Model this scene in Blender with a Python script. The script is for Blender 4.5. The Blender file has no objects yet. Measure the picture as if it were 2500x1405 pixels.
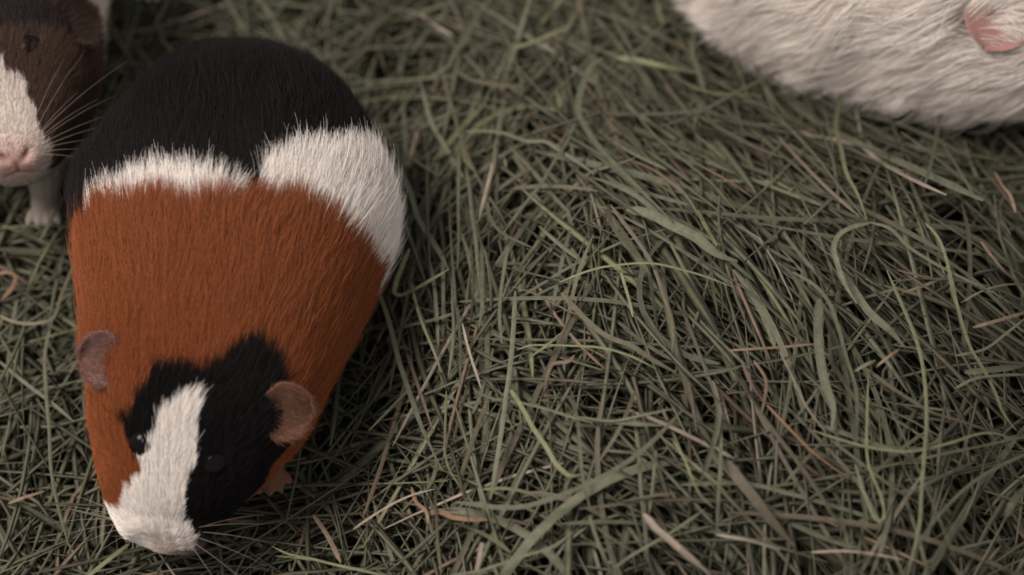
import bpy, bmesh, math, random
import numpy as np
from mathutils import Vector
from mathutils.bvhtree import BVHTree
from mathutils.kdtree import KDTree

# ------------------------------------------------------------------ camera, world, light, exposure
sc = bpy.context.scene
C = bpy.context.collection
rng = np.random.default_rng(7)

F_PX = 5300.0                                   # focal length in pixels of a 2500 px wide frame
ELEV = math.radians(58)
DIST = 0.82
AIM = np.array([0.0, 0.0, 0.03])
CAM = AIM + DIST * np.array([0.0, -math.cos(ELEV), math.sin(ELEV)])
DIRV = (AIM - CAM) / DIST
RIGHT = np.array([1.0, 0.0, 0.0])
UPV = np.cross(RIGHT, DIRV)

cam_d = bpy.data.cameras.new('camera')
cam_d.sensor_width = 36.0
cam_d.lens = F_PX / 2500.0 * 36.0
cam_d.clip_start = 0.01
cam_d.dof.use_dof = True
cam_d.dof.focus_distance = 0.785
cam_d.dof.aperture_fstop = 4.0
cam = bpy.data.objects.new('camera', cam_d)
C.objects.link(cam)
cam.location = CAM
cam.rotation_euler = (math.pi / 2 - ELEV, 0, 0)
sc.camera = cam

world = bpy.data.worlds.new('world')
sc.world = world
world.use_nodes = True
bg = world.node_tree.nodes['Background']
bg.inputs[0].default_value = (1.0, 0.955, 0.90, 1)
bg.inputs[1].default_value = 0.54

la = bpy.data.lights.new('room_light', 'AREA')
la.shape = 'DISK'
la.size = 0.7
la.energy = 29.5
la.color = (1.0, 0.90, 0.82)
lo = bpy.data.objects.new('room_light', la)
C.objects.link(lo)
lo.location = (-0.80, 0.05, 1.25)
lo.rotation_euler = (Vector((-0.02, 0.02, 0.03)) - Vector(lo.location)).to_track_quat('-Z', 'Y').to_euler()

sc.view_settings.view_transform = 'Standard'
sc.view_settings.look = 'None'
sc.view_settings.gamma = 1.0
sc.view_settings.use_curve_mapping = False
sc.view_settings.exposure = 0.0


# ------------------------------------------------------------------ helpers
def project(P):
    q = np.asarray(P, float) - CAM
    z = q @ DIRV
    return np.stack([1250 + F_PX * (q @ RIGHT) / z, 702.5 - F_PX * (q @ UPV) / z, z], -1)


def at(px, py, z=0.0):
    px = np.asarray(px, float); py = np.asarray(py, float); z = np.asarray(z, float)
    k = DIRV + RIGHT * ((px - 1250) / F_PX)[..., None] - UPV * ((py - 702.5) / F_PX)[..., None]
    return CAM + k * ((z - CAM[2]) / k[..., 2])[..., None]


def lin(r, g, b):
    f = lambda c: (c / 255 / 12.92) if c / 255 < 0.04045 else ((c / 255 + 0.055) / 1.055) ** 2.4
    return np.array([f(r), f(g), f(b)])


def tag(o, label=None, cat=None, group=None, kind=None):
    if label: o['label'] = label
    if cat: o['category'] = cat
    if group: o['group'] = group
    if kind: o['kind'] = kind
    return o


def mesh_obj(name, verts, faces, mat, parent=None, smooth=True, colors=None, cname='tint'):
    me = bpy.data.meshes.new(name)
    verts = np.asarray(verts, np.float32)
    faces = np.asarray(faces, np.int32)
    me.from_pydata(verts.tolist(), [], faces.tolist()) if len(verts) < 200 else fast_mesh(me, verts, faces)
    if smooth:
        me.polygons.foreach_set('use_smooth', np.ones(len(me.polygons), bool))
    if colors is not None:
        set_color(me, colors, cname)
    me.materials.append(mat)
    o = bpy.data.objects.new(name, me)
    C.objects.link(o)
    if parent is not None:
        o.parent = parent
    return o


def fast_mesh(me, verts, faces):
    k = faces.shape[1]
    me.vertices.add(len(verts)); me.vertices.foreach_set('co', verts.ravel())
    me.loops.add(faces.size); me.loops.foreach_set('vertex_index', faces.ravel())
    me.polygons.add(len(faces))
    me.polygons.foreach_set('loop_start', np.arange(0, faces.size, k, dtype=np.int32))
    me.update(calc_edges=True)


def set_color(me, colors, cname='tint'):
    a = me.attributes.new(cname, 'FLOAT_COLOR', 'POINT')
    col = np.ones((len(me.vertices), 4), np.float32)
    col[:, :3] = colors
    a.data.foreach_set('color', col.ravel())


def material(name, attr=None, color=(0.5, 0.5, 0.5), rough=0.7, spec=0.2, noise=0.0, nscale=300.0, stretch=None, sheen=0.0, sss=0.0, trans=0.0):
    m = bpy.data.materials.new(name)
    m.use_nodes = True
    nt = m.node_tree
    b = nt.nodes['Principled BSDF']
    b.inputs['Roughness'].default_value = rough
    b.inputs['Specular IOR Level'].default_value = spec
    if sheen: b.inputs['Sheen Weight'].default_value = sheen
    if attr:
        a = nt.nodes.new('ShaderNodeAttribute'); a.attribute_name = attr
        src = a.outputs['Color']
    else:
        r = nt.nodes.new('ShaderNodeRGB'); r.outputs[0].default_value = (*color, 1)
        src = r.outputs[0]
    if noise:
        tc = nt.nodes.new('ShaderNodeTexCoord')
        nz = nt.nodes.new('ShaderNodeTexNoise')
        nz.inputs['Scale'].default_value = nscale
        nz.inputs['Detail'].default_value = 3
        nt.links.new(tc.outputs['Object'], nz.inputs['Vector'])
        mr = nt.nodes.new('ShaderNodeMapRange')
        mr.inputs['From Min'].default_value = 0.25; mr.inputs['From Max'].default_value = 0.75
        mr.inputs['To Min'].default_value = 1 - noise; mr.inputs['To Max'].default_value = 1 + noise
        nt.links.new(nz.outputs['Fac'], mr.inputs['Value'])
        mx = nt.nodes.new('ShaderNodeMix'); mx.data_type = 'RGBA'; mx.blend_type = 'MULTIPLY'
        mx.inputs[0].default_value = 1.0
        nt.links.new(src, mx.inputs[6]); nt.links.new(mr.outputs[0], mx.inputs[7])
        src = mx.outputs[2]
    nt.links.new(src, b.inputs['Base Color'])
    if trans:
        t = nt.nodes.new('ShaderNodeBsdfTranslucent'); nt.links.new(src, t.inputs['Color'])
        ms = nt.nodes.new('ShaderNodeMixShader'); ms.inputs[0].default_value = trans
        nt.links.new(b.outputs[0], ms.inputs[1]); nt.links.new(t.outputs[0], ms.inputs[2])
        nt.links.new(ms.outputs[0], nt.nodes['Material Output'].inputs['Surface'])
    return m


M_HAY = material('dry_hay', attr='tint', rough=0.62, spec=0.25, noise=0.22, nscale=420, trans=0.12)
M_BED = material('packed_litter_gap_shade', color=tuple(lin(26, 25, 18)), rough=0.95, spec=0.05, noise=0.6, nscale=160)  # shade of the gaps between strands is put into this near-black colour
M_SKIN = material('skin_and_undercoat', attr='tint', rough=0.75, spec=0.15)
M_FUR = material('fur', attr='tint', rough=0.5, spec=0.12, trans=0.0)
M_EYE = material('eye', color=(0.004, 0.003, 0.0035), rough=0.10, spec=0.10)
M_WHISK = material('whisker', color=tuple(lin(165, 150, 138)), rough=0.5)
M_CLAW = material('claw', color=tuple(lin(150, 120, 105)), rough=0.5)


# ------------------------------------------------------------------ the hay bed: height field
def bump(x, y, seed, k):
    r = np.random.default_rng(seed)
    s = 0
    for _ in range(6):
        a = r.uniform(0, 6.28); f = k * r.uniform(0.6, 1.6); p = r.uniform(0, 6.28)
        s = s + np.sin((x * math.cos(a) + y * math.sin(a)) * f + p)
    return s / 6


def hay_height(x, y):
    x = np.asarray(x, float); y = np.asarray(y, float)
    g = np.exp(-(((x - 0.085) / 0.125) ** 4 + ((y + 0.045) / 0.115) ** 4))
    g2 = np.exp(-(((x - 0.03) / 0.07) ** 2 + ((y - 0.11) / 0.05) ** 2))
    h = 0.006 + 0.050 * g + 0.016 * g2
    h = h - 0.008 * np.exp(-(((x + 0.052) / 0.024) ** 2 + ((y + 0.050) / 0.045) ** 2))
    h = h + (0.002 + 0.006 * g) * bump(x, y, 3, 75) + 0.0015 * bump(x, y, 5, 190)
    return np.maximum(h, -0.006)


def on_hay(px, py, lift=0.0):
    px = np.asarray(px, float); py = np.asarray(py, float)
    z = np.full(px.shape, 0.03)
    for _ in range(14):
        P = at(px, py, z)
        z = 0.5 * z + 0.5 * (hay_height(P[..., 0], P[..., 1]) + lift)
    return at(px, py, z)


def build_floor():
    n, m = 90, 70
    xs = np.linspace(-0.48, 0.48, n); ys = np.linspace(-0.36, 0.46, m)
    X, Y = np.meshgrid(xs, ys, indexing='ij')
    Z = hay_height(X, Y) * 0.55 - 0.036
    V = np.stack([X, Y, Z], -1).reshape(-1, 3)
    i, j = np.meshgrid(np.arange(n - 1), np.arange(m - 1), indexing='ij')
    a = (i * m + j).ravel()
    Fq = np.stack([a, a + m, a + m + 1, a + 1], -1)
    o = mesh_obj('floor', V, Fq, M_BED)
    tag(o, 'packed litter floor underneath the loose hay, gap shade painted into its colour', kind='structure')


build_floor()


# ------------------------------------------------------------------ guinea pigs: lofted body surface
def cubic(ts, ys, t):
    ts = np.asarray(ts, float); ys = np.asarray(ys, float)
    h = np.diff(ts); dl = np.diff(ys, axis=0) / h[:, None]
    m = np.zeros_like(ys)
    m[1:-1] = (dl[:-1] * h[1:, None] + dl[1:] * h[:-1, None]) / (h[1:] + h[:-1])[:, None]
    m[0] = dl[0]; m[-1] = dl[-1]
    i = np.clip(np.searchsorted(ts, t) - 1, 0, len(ts) - 2)
    s = ((t - ts[i]) / h[i])[:, None]; H = h[i][:, None]
    return (2 * s**3 - 3 * s**2 + 1) * ys[i] + (s**3 - 2 * s**2 + s) * H * m[i] + (-2 * s**3 + 3 * s**2) * ys[i + 1] + (s**3 - s**2) * H * m[i + 1]


class Body:
    """loft from nose (t=0) to rump (t=1); th = 0 on the back, +pi/2 on the animal's own left side seen from behind = +side"""
    def __init__(self, st, nu=200, nv=144, pw=2.25):
        st = np.asarray(st, float); c = st[:, :3]
        L = np.r_[0, np.cumsum(np.linalg.norm(np.diff(c, axis=0), axis=1))]
        self.length = L[-1]; L = L / L[-1]
        t = (1 - np.cos(np.linspace(0.02, np.pi - 0.02, nu))) / 2
        t = (t - t[0]) / (t[-1] - t[0])
        cc = cubic(L, c, t); rr = np.sqrt(np.maximum(cubic(L, st[:, 3:6] ** 2, t), 1e-10))
        tan = np.gradient(cc, t, axis=0)
        for _ in range(6):
            tan[1:-1] = (tan[:-2] + tan[1:-1] + tan[2:]) / 3
        tan /= np.linalg.norm(tan, axis=1)[:, None]
        side = np.cross(tan, [0, 0, 1.0]); side /= np.linalg.norm(side, axis=1)[:, None]
        up = np.cross(side, tan)
        th = np.linspace(-np.pi, np.pi, nv, endpoint=False)
        f = lambda x: np.sign(x) * np.abs(x) ** (2 / pw)
        A, B = f(np.sin(th)), f(np.cos(th))
        self.P = cc[:, None] + side[:, None] * (rr[:, 0, None] * A)[..., None] + up[:, None] * (np.where(B > 0, rr[:, 1, None], rr[:, 2, None]) * B)[..., None]
        self.t, self.th, self.c, self.tan, self.side, self.up, self.rr = t, th, cc, tan, side, up, rr
        self.nu, self.nv = nu, nv
        self.normals()

    def normals(self):
        P = self.P
        du = np.gradient(P, axis=0); dv = (np.roll(P, -1, 1) - np.roll(P, 1, 1))
        N = np.cross(dv, du); ln = np.linalg.norm(N, axis=2, keepdims=True)
        self.N = N / np.maximum(ln, 1e-12)
        out = ((P - self.c[:, None]) * self.N).sum(2)
        if out.mean() < 0: self.N = -self.N
        self.DU = du / np.maximum(np.linalg.norm(du, axis=2, keepdims=True), 1e-12)
        self.q = project(P)
        self.front = ((CAM - P) * self.N).sum(2) > 0

    def hit(self, px, py):
        d = (self.q[..., 0] - px) ** 2 + (self.q[..., 1] - py) ** 2 + np.where(self.front, 0, 1e9)
        i = np.unravel_index(np.argmin(d), d.shape)
        return i

    def tv(self, px, py):
        i, j = self.hit(px, py)
        return self.t[i], self.th[j]

    def geo(self):
        nu, nv = self.nu, self.nv
        i, j = np.meshgrid(np.arange(nu - 1), np.arange(nv), indexing='ij')
        a = i * nv + j; b = i * nv + (j + 1) % nv
        Fq = np.stack([a, a + nv, b + nv, b], -1).reshape(-1, 4)
        V = self.P.reshape(-1, 3)
        return V, Fq


def inside_poly(x, y, poly):
    poly = np.asarray(poly, float)
    r = np.zeros(x.shape, bool)
    j = len(poly) - 1
    for i in range(len(poly)):
        xi, yi = poly[i]; xj, yj = poly[j]
        c = ((yi > y) != (yj > y)) & (x < (xj - xi) * (y - yi) / (yj - yi + 1e-12) + xi)
        r ^= c; j = i
    return r


def ear_grid(base, along, out, nrm, w, l, droop, cup, n=15, m=13, th=0.0012):
    """a petal shaped flap: base point, direction of its root line, outward direction, upper normal"""
    along = np.asarray(along, float); along /= np.linalg.norm(along)
    out = np.asarray(out, float); out -= along * (out @ along); out /= np.linalg.norm(out)
    nrm = np.cross(along, out); nrm *= np.sign(nrm @ np.asarray([0, -0.3, 1.0])) or 1
    s = np.linspace(-1, 1, n); t = np.linspace(-0.15, 1, m)
    S, T = np.meshgrid(s, t, indexing='ij')
    prof = np.clip(1 - np.clip(T, 0, 1) ** 2.2, 0, 1) ** 0.5 * (0.88 + 0.22 * np.clip(T, 0, 1))
    prof = prof * (0.55 + 0.45 * np.sin(np.clip((T + 0.05) / 0.42, 0, 1) * math.pi / 2))
    prof = np.maximum(prof, 0.03)
    X = S * prof * w / 2
    Yv = T * l
    Zv = -droop * l * np.clip(T, 0, 1) ** 1.7 + cup * l * (S**2) * 0.4 - 0.05 * l * np.sin(S * 2.5 + 1) * T
    mid = np.asarray(base) + along * X[..., None] + out * Yv[..., None] + nrm * Zv[..., None]
    return mid, nrm, th


def ear_geo(mid, nrm, th):
    n, m, _ = mid.shape
    top = mid + nrm * th / 2; bot = mid - nrm * th / 2
    V = np.concatenate([top.reshape(-1, 3), bot.reshape(-1, 3)])
    F = []
    k = n * m
    for i in range(n - 1):
        for j in range(m - 1):
            a = i * m + j
            F.append((a, a + m, a + m + 1, a + 1)); F.append((k + a, k + a + 1, k + a + m + 1, k + a + m))
    rim = [(i, 0) for i in range(n)] + [(n - 1, j) for j in range(1, m)] + [(i, m - 1) for i in range(n - 2, -1, -1)] + [(0, j) for j in range(m - 2, 0, -1)]
    rim = [i * m + j for i, j in rim]
    for a, b in zip(rim, rim[1:] + rim[:1]):
        F.append((a, k + a, k + b, b))
    return V, np.array(F)


def tube_geo(pts, rad, ns=8):
    pts = np.asarray(pts, float); rad = np.broadcast_to(np.asarray(rad, float), (len(pts),))
    tan = np.gradient(pts, axis=0); tan /= np.linalg.norm(tan, axis=1)[:, None]
    ref = np.array([0.0, 0.0, 1.0]) if abs(tan[0][2]) < 0.9 else np.array([1.0, 0, 0])
    a = np.cross(tan, ref); a /= np.linalg.norm(a, axis=1)[:, None]
    b = np.cross(tan, a)
    ph = np.linspace(0, 2 * np.pi, ns, endpoint=False)
    V = pts[:, None] + rad[:, None, None] * (a[:, None] * np.cos(ph)[None, :, None] + b[:, None] * np.sin(ph)[None, :, None])
    n = len(pts)
    i, j = np.meshgrid(np.arange(n - 1), np.arange(ns), indexing='ij')
    q = i * ns + j; r = i * ns + (j + 1) % ns
    F = np.stack([q, r, r + ns, q + ns], -1).reshape(-1, 4)
    V = V.reshape(-1, 3)
    return V, F


def leg_geo(hip, foot, fwd, toes=4, r0=0.016, r1=0.0055):
    """short tapering leg ending in a flat paw with separate toes; returns a list of shells"""
    hip = np.asarray(hip, float); foot = np.asarray(foot, float); fwd = np.asarray(fwd, float); fwd = fwd / np.linalg.norm(fwd)
    knee = (hip + foot) / 2 + fwd * 0.004
    k = np.linspace(0, 1, 9)[:, None]
    path = (1 - k) ** 2 * hip + 2 * k * (1 - k) * knee + k**2 * foot
    rad = r0 + (r1 - r0) * k[:, 0] ** 0.7
    path = np.vstack([path[:1], path, path[-1:] + [0, 0, -0.002]]); rad = np.r_[0.001, rad, 0.001]
    shells = [tube_geo(path, rad, 12)]
    sd = np.cross(fwd, [0, 0, 1.0])
    p0 = foot - fwd * 0.003; p1 = foot + fwd * 0.009
    kk = np.linspace(0, 1, 7)[:, None]
    shells.append(tube_geo(p0 + (p1 - p0) * kk, np.array([0.001, 0.0045, 0.0055, 0.0056, 0.005, 0.004, 0.001]), 10))
    for q in range(toes):
        s = (q - (toes - 1) / 2) / toes
        b = p1 - fwd * 0.003 + sd * s * 0.011
        e = b + fwd * (0.009 - abs(s) * 0.006) + sd * s * 0.006 - np.array([0, 0, 0.0015])
        pts = b + (e - b) * kk
        shells.append(tube_geo(pts, np.array([0.001, 0.0019, 0.0019, 0.0018, 0.0017, 0.0013, 0.0004]), 8))
    return shells


def fuse(name, shells, voxel, parent, colour_pts, colour_vals):
    """join the shells and grow ONE continuous skin over them"""
    V, F, off = [], [], 0
    for v, f in shells:
        V.append(v); F.append(np.asarray(f) + off); off += len(v)
    V = np.concatenate(V)
    me = bpy.data.meshes.new('tmp')
    me.from_pydata(V.tolist(), [], [tuple(x) for f in F for x in f.tolist()])
    bm = bmesh.new(); bm.from_mesh(me)
    bmesh.ops.holes_fill(bm, edges=[e for e in bm.edges if e.is_boundary], sides=0)
    bmesh.ops.recalc_face_normals(bm, faces=bm.faces)
    bm.to_mesh(me); bm.free()
    o = bpy.data.objects.new('tmp', me); C.objects.link(o)
    md = o.modifiers.new('r', 'REMESH'); md.mode = 'VOXEL'; md.voxel_size = voxel
    sm = o.modifiers.new('s', 'SMOOTH'); sm.factor = 0.5; sm.iterations = 2
    dg = bpy.context.evaluated_depsgraph_get()
    res = bpy.data.meshes.new_from_object(o.evaluated_get(dg))
    bpy.data.objects.remove(o); bpy.data.meshes.remove(me)
    res.name = name
    nvt = len(res.vertices)
    co = np.empty(nvt * 3, np.float32); res.vertices.foreach_get('co', co); co = co.reshape(-1, 3)
    kd = KDTree(len(colour_pts))
    for i, p in enumerate(colour_pts): kd.insert(p, i)
    kd.balance()
    idx = np.array([kd.find(p)[1] for p in co.tolist()])
    for at_ in [a.name for a in res.attributes if a.name == 'tint']:
        res.attributes.remove(res.attributes[at_])
    set_color(res, colour_vals[idx])
    res.polygons.foreach_set('use_smooth', np.ones(len(res.polygons), bool))
    res.materials.clear(); res.materials.append(M_SKIN)
    ob = bpy.data.objects.new(name, res); C.objects.link(ob); ob.parent = parent
    return ob


def hair_object(name, pos, rad, col, parent):
    """pos (n,k,3), rad (n,k), col (n,3)"""
    n, k, _ = pos.shape
    hc = bpy.data.hair_curves.new(name)
    hc.add_curves([k] * n)
    hc.attributes['position'].data.foreach_set('vector', pos.astype(np.float32).ravel())
    ra = hc.attributes.get('radius') or hc.attributes.new('radius', 'FLOAT', 'POINT')
    ra.data.foreach_set('value', rad.astype(np.float32).ravel())
    ca = hc.attributes.new('tint', 'FLOAT_COLOR', 'CURVE')
    c4 = np.ones((n, 4), np.float32); c4[:, :3] = col
    ca.data.foreach_set('color', c4.ravel())
    hc.materials.append(M_FUR)
    o = bpy.data.objects.new(name, hc); C.objects.link(o); o.parent = parent
    o['kind'] = 'stuff'
    return o


def smooth_noise(p, seed, freq):
    r = np.random.default_rng(seed)
    s = np.zeros(len(p))
    for _ in range(7):
        d = r.normal(size=3); d /= np.linalg.norm(d)
        s += np.sin(p @ d * freq * r.uniform(0.6, 1.6) + r.uniform(0, 6.28))
    return s / 2.6


def grow_fur(body, n, length, lift, colour, seed, eyes=(), tmax=1.0, radius=6e-5, wild=0.25, droop=0.0, keep=None, nk=6, clump=0.0, comb=None):
    r = np.random.default_rng(seed)
    P, N, DU = body.P, body.N, body.DU
    nu, nv = body.nu, body.nv
    e1 = np.linalg.norm(P[1:] - P[:-1], axis=2); e2 = np.linalg.norm(np.roll(P, -1, 1) - P, axis=2)
    area = e1 * (e2[1:] + e2[:-1]) / 2
    area = np.where((body.t[:-1] <= tmax)[:, None], area, 0)
    area = area * np.where((np.abs(body.th) > 2.35)[None] & (body.t[:-1] > 0.14)[:, None], 0.05, 1.0)       # the belly lies on the hay
    pr = (area / area.sum()).ravel()
    cell = r.choice(len(pr), size=n, p=pr)
    i, j = cell // nv, cell % nv
    a, b = r.random(n), r.random(n)
    j1 = (j + 1) % nv
    def lerp(G):
        a_, b_ = a[:, None], b[:, None]
        return G[i, j] * (1 - a_) * (1 - b_) + G[i + 1, j] * a_ * (1 - b_) + G[i, j1] * (1 - a_) * b_ + G[i + 1, j1] * a_ * b_
    root = lerp(P); nr = lerp(N); du = lerp(DU)
    nr /= np.linalg.norm(nr, axis=1)[:, None]
    t = body.t[i] * (1 - a) + body.t[i + 1] * a
    th = body.th[j] + b * (body.th[1] - body.th[0])
    ok = np.ones(n, bool)
    for e, er in eyes:
        ok &= np.linalg.norm(root - e, axis=1) > er
    if keep is not None: ok &= keep(root, t, th, r)
    root, nr, du, t, th = root[ok], nr[ok], du[ok], t[ok], th[ok]
    n = len(root)
    L = length(t, th) * r.uniform(0.75, 1.12, n)
    al = np.radians(lift(t, th) * r.uniform(0.6, 1.5, n))
    guard = r.random(n) < 0.035                              # longer guard hairs
    L = np.where(guard, L * r.uniform(1.2, 1.6, n), L); al = np.where(guard, al * 1.25, al)
    du -= nr * (du * nr).sum(1)[:, None]; du /= np.linalg.norm(du, axis=1)[:, None] + 1e-9
    sd = np.cross(nr, du)
    ang = wild * (r.normal(size=n) * 0.55 + 0.75 * smooth_noise(root, seed + 1, 260) + 0.5 * smooth_noise(root, seed + 2, 700))
    if comb is not None: ang = ang + comb(root, t, th)
    cd = du * np.cos(ang)[:, None] + sd * np.sin(ang)[:, None]
    s = np.linspace(0, 1, nk)
    Lc = L[:, None, None]; S = s[None, :, None]
    rise = np.sin(al)[:, None, None]; run = np.cos(al)[:, None, None]
    pos = root[:, None] + cd[:, None] * (S * run * Lc) + nr[:, None] * ((S * rise * (1.15 - 0.6 * S) - 0.001) * Lc)
    pos = pos + sd[:, None] * (S**2 * Lc * 0.12 * r.normal(size=n)[:, None, None])
    if droop: pos[..., 2] -= (droop * (s**2)[None] * L[:, None])
    if clump:
        key = np.floor((root + 0.0012 * r.normal(size=root.shape) * 0.3) / 0.0035).astype(np.int64)
        h = (key[:, 0] * 73856093) ^ (key[:, 1] * 19349663) ^ (key[:, 2] * 83492791)
        o = np.unique(h, return_inverse=True)[1]
        cnt = np.bincount(o)
        tip = np.stack([np.bincount(o, pos[:, -1, k]) / cnt for k in range(3)], -1)[o]
        pos = pos + (tip - pos[:, -1])[:, None] * (clump * (s**1.5))[None, :, None]
    rad = radius * (1 - 0.75 * s**2)[None] * r.uniform(0.8, 1.2, n)[:, None]
    col = colour(root, t, th, r)
    return pos, rad, col


def ear_fuzz(ears, nk, n, span):
    r = np.random.default_rng(5)
    ep, er, ec = [], [], []
    for mid, nn, colr in ears:
        a = r.random(n) * (mid.shape[0] - 1.01); c_ = 1.6 + r.random(n) * (mid.shape[1] - 2.7)
        i, j = a.astype(int), c_.astype(int)
        fa, fb = (a - i)[:, None], (c_ - j)[:, None]
        p = mid[i, j] * (1 - fa) * (1 - fb) + mid[i + 1, j] * fa * (1 - fb) + mid[i, j + 1] * (1 - fa) * fb + mid[i + 1, j + 1] * fa * fb
        d = (mid[i, j + 1] - mid[i, j]); d /= np.linalg.norm(d, axis=1)[:, None]
        sgn = np.where(r.random(n) < 0.75, 1, -1)[:, None]
        d = d + nn * 0.35 * sgn + 0.4 * r.normal(size=(n, 3)); d /= np.linalg.norm(d, axis=1)[:, None]
        s = np.linspace(0, 1, nk)[None, :, None]
        ep.append((p + nn * 0.0006 * sgn)[:, None] + d[:, None] * s * r.uniform(*span, n)[:, None, None])
        er.append(np.repeat(4.5e-5 * (1 - 0.7 * np.linspace(0, 1, nk))[None], n, 0))
        ec.append(jitter(np.tile(colr * 1.1, (n, 1)), r, 0.25))
    return ep, er, ec


def eye_ball(name, p, nrm, rad, parent):
    bm = bmesh.new()
    bmesh.ops.create_uvsphere(bm, u_segments=28, v_segments=18, radius=rad)
    n = Vector(nrm).normalized(); q = n.to_track_quat('Z', 'Y')
    for v in bm.verts:
        v.co.z *= 0.8
        v.co = q @ v.co + Vector(p)
    me = bpy.data.meshes.new(name); bm.to_mesh(me); bm.free()
    me.polygons.foreach_set('use_smooth', np.ones(len(me.polygons), bool))
    me.materials.append(M_EYE)
    o = bpy.data.objects.new(name, me); C.objects.link(o); o.parent = parent
    return o


def whisker(parent, p, d, length, sag, rad=0.00007):
    d = np.asarray(d, float); d /= np.linalg.norm(d)
    k = np.linspace(0, 1, 9)[:, None]
    pts = np.asarray(p) + d * length * k + np.array([0, 0, -1.0]) * sag * length * k**2
    V, F = tube_geo(pts, rad * (1 - 0.8 * k[:, 0]), 5)
    return mesh_obj('whisker', V, F, M_WHISK, parent)


def animal(label, base):
    e = bpy.data.objects.new('guinea_pig', None)
    C.objects.link(e)
    e.empty_display_size = 0.02
    tag(e, label, 'guinea pig')
    return e


BODIES = []
W_FUR = np.array([0.80, 0.745, 0.71]); K_FUR = np.array([0.0068, 0.0054, 0.0060]); O_FUR = np.array([0.225, 0.066, 0.0235])


def jitter(col, r, amt):
    n = len(col)
    return np.clip(col * (1 + amt * r.normal(size=n))[:, None], 0.002, 0.95)


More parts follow.
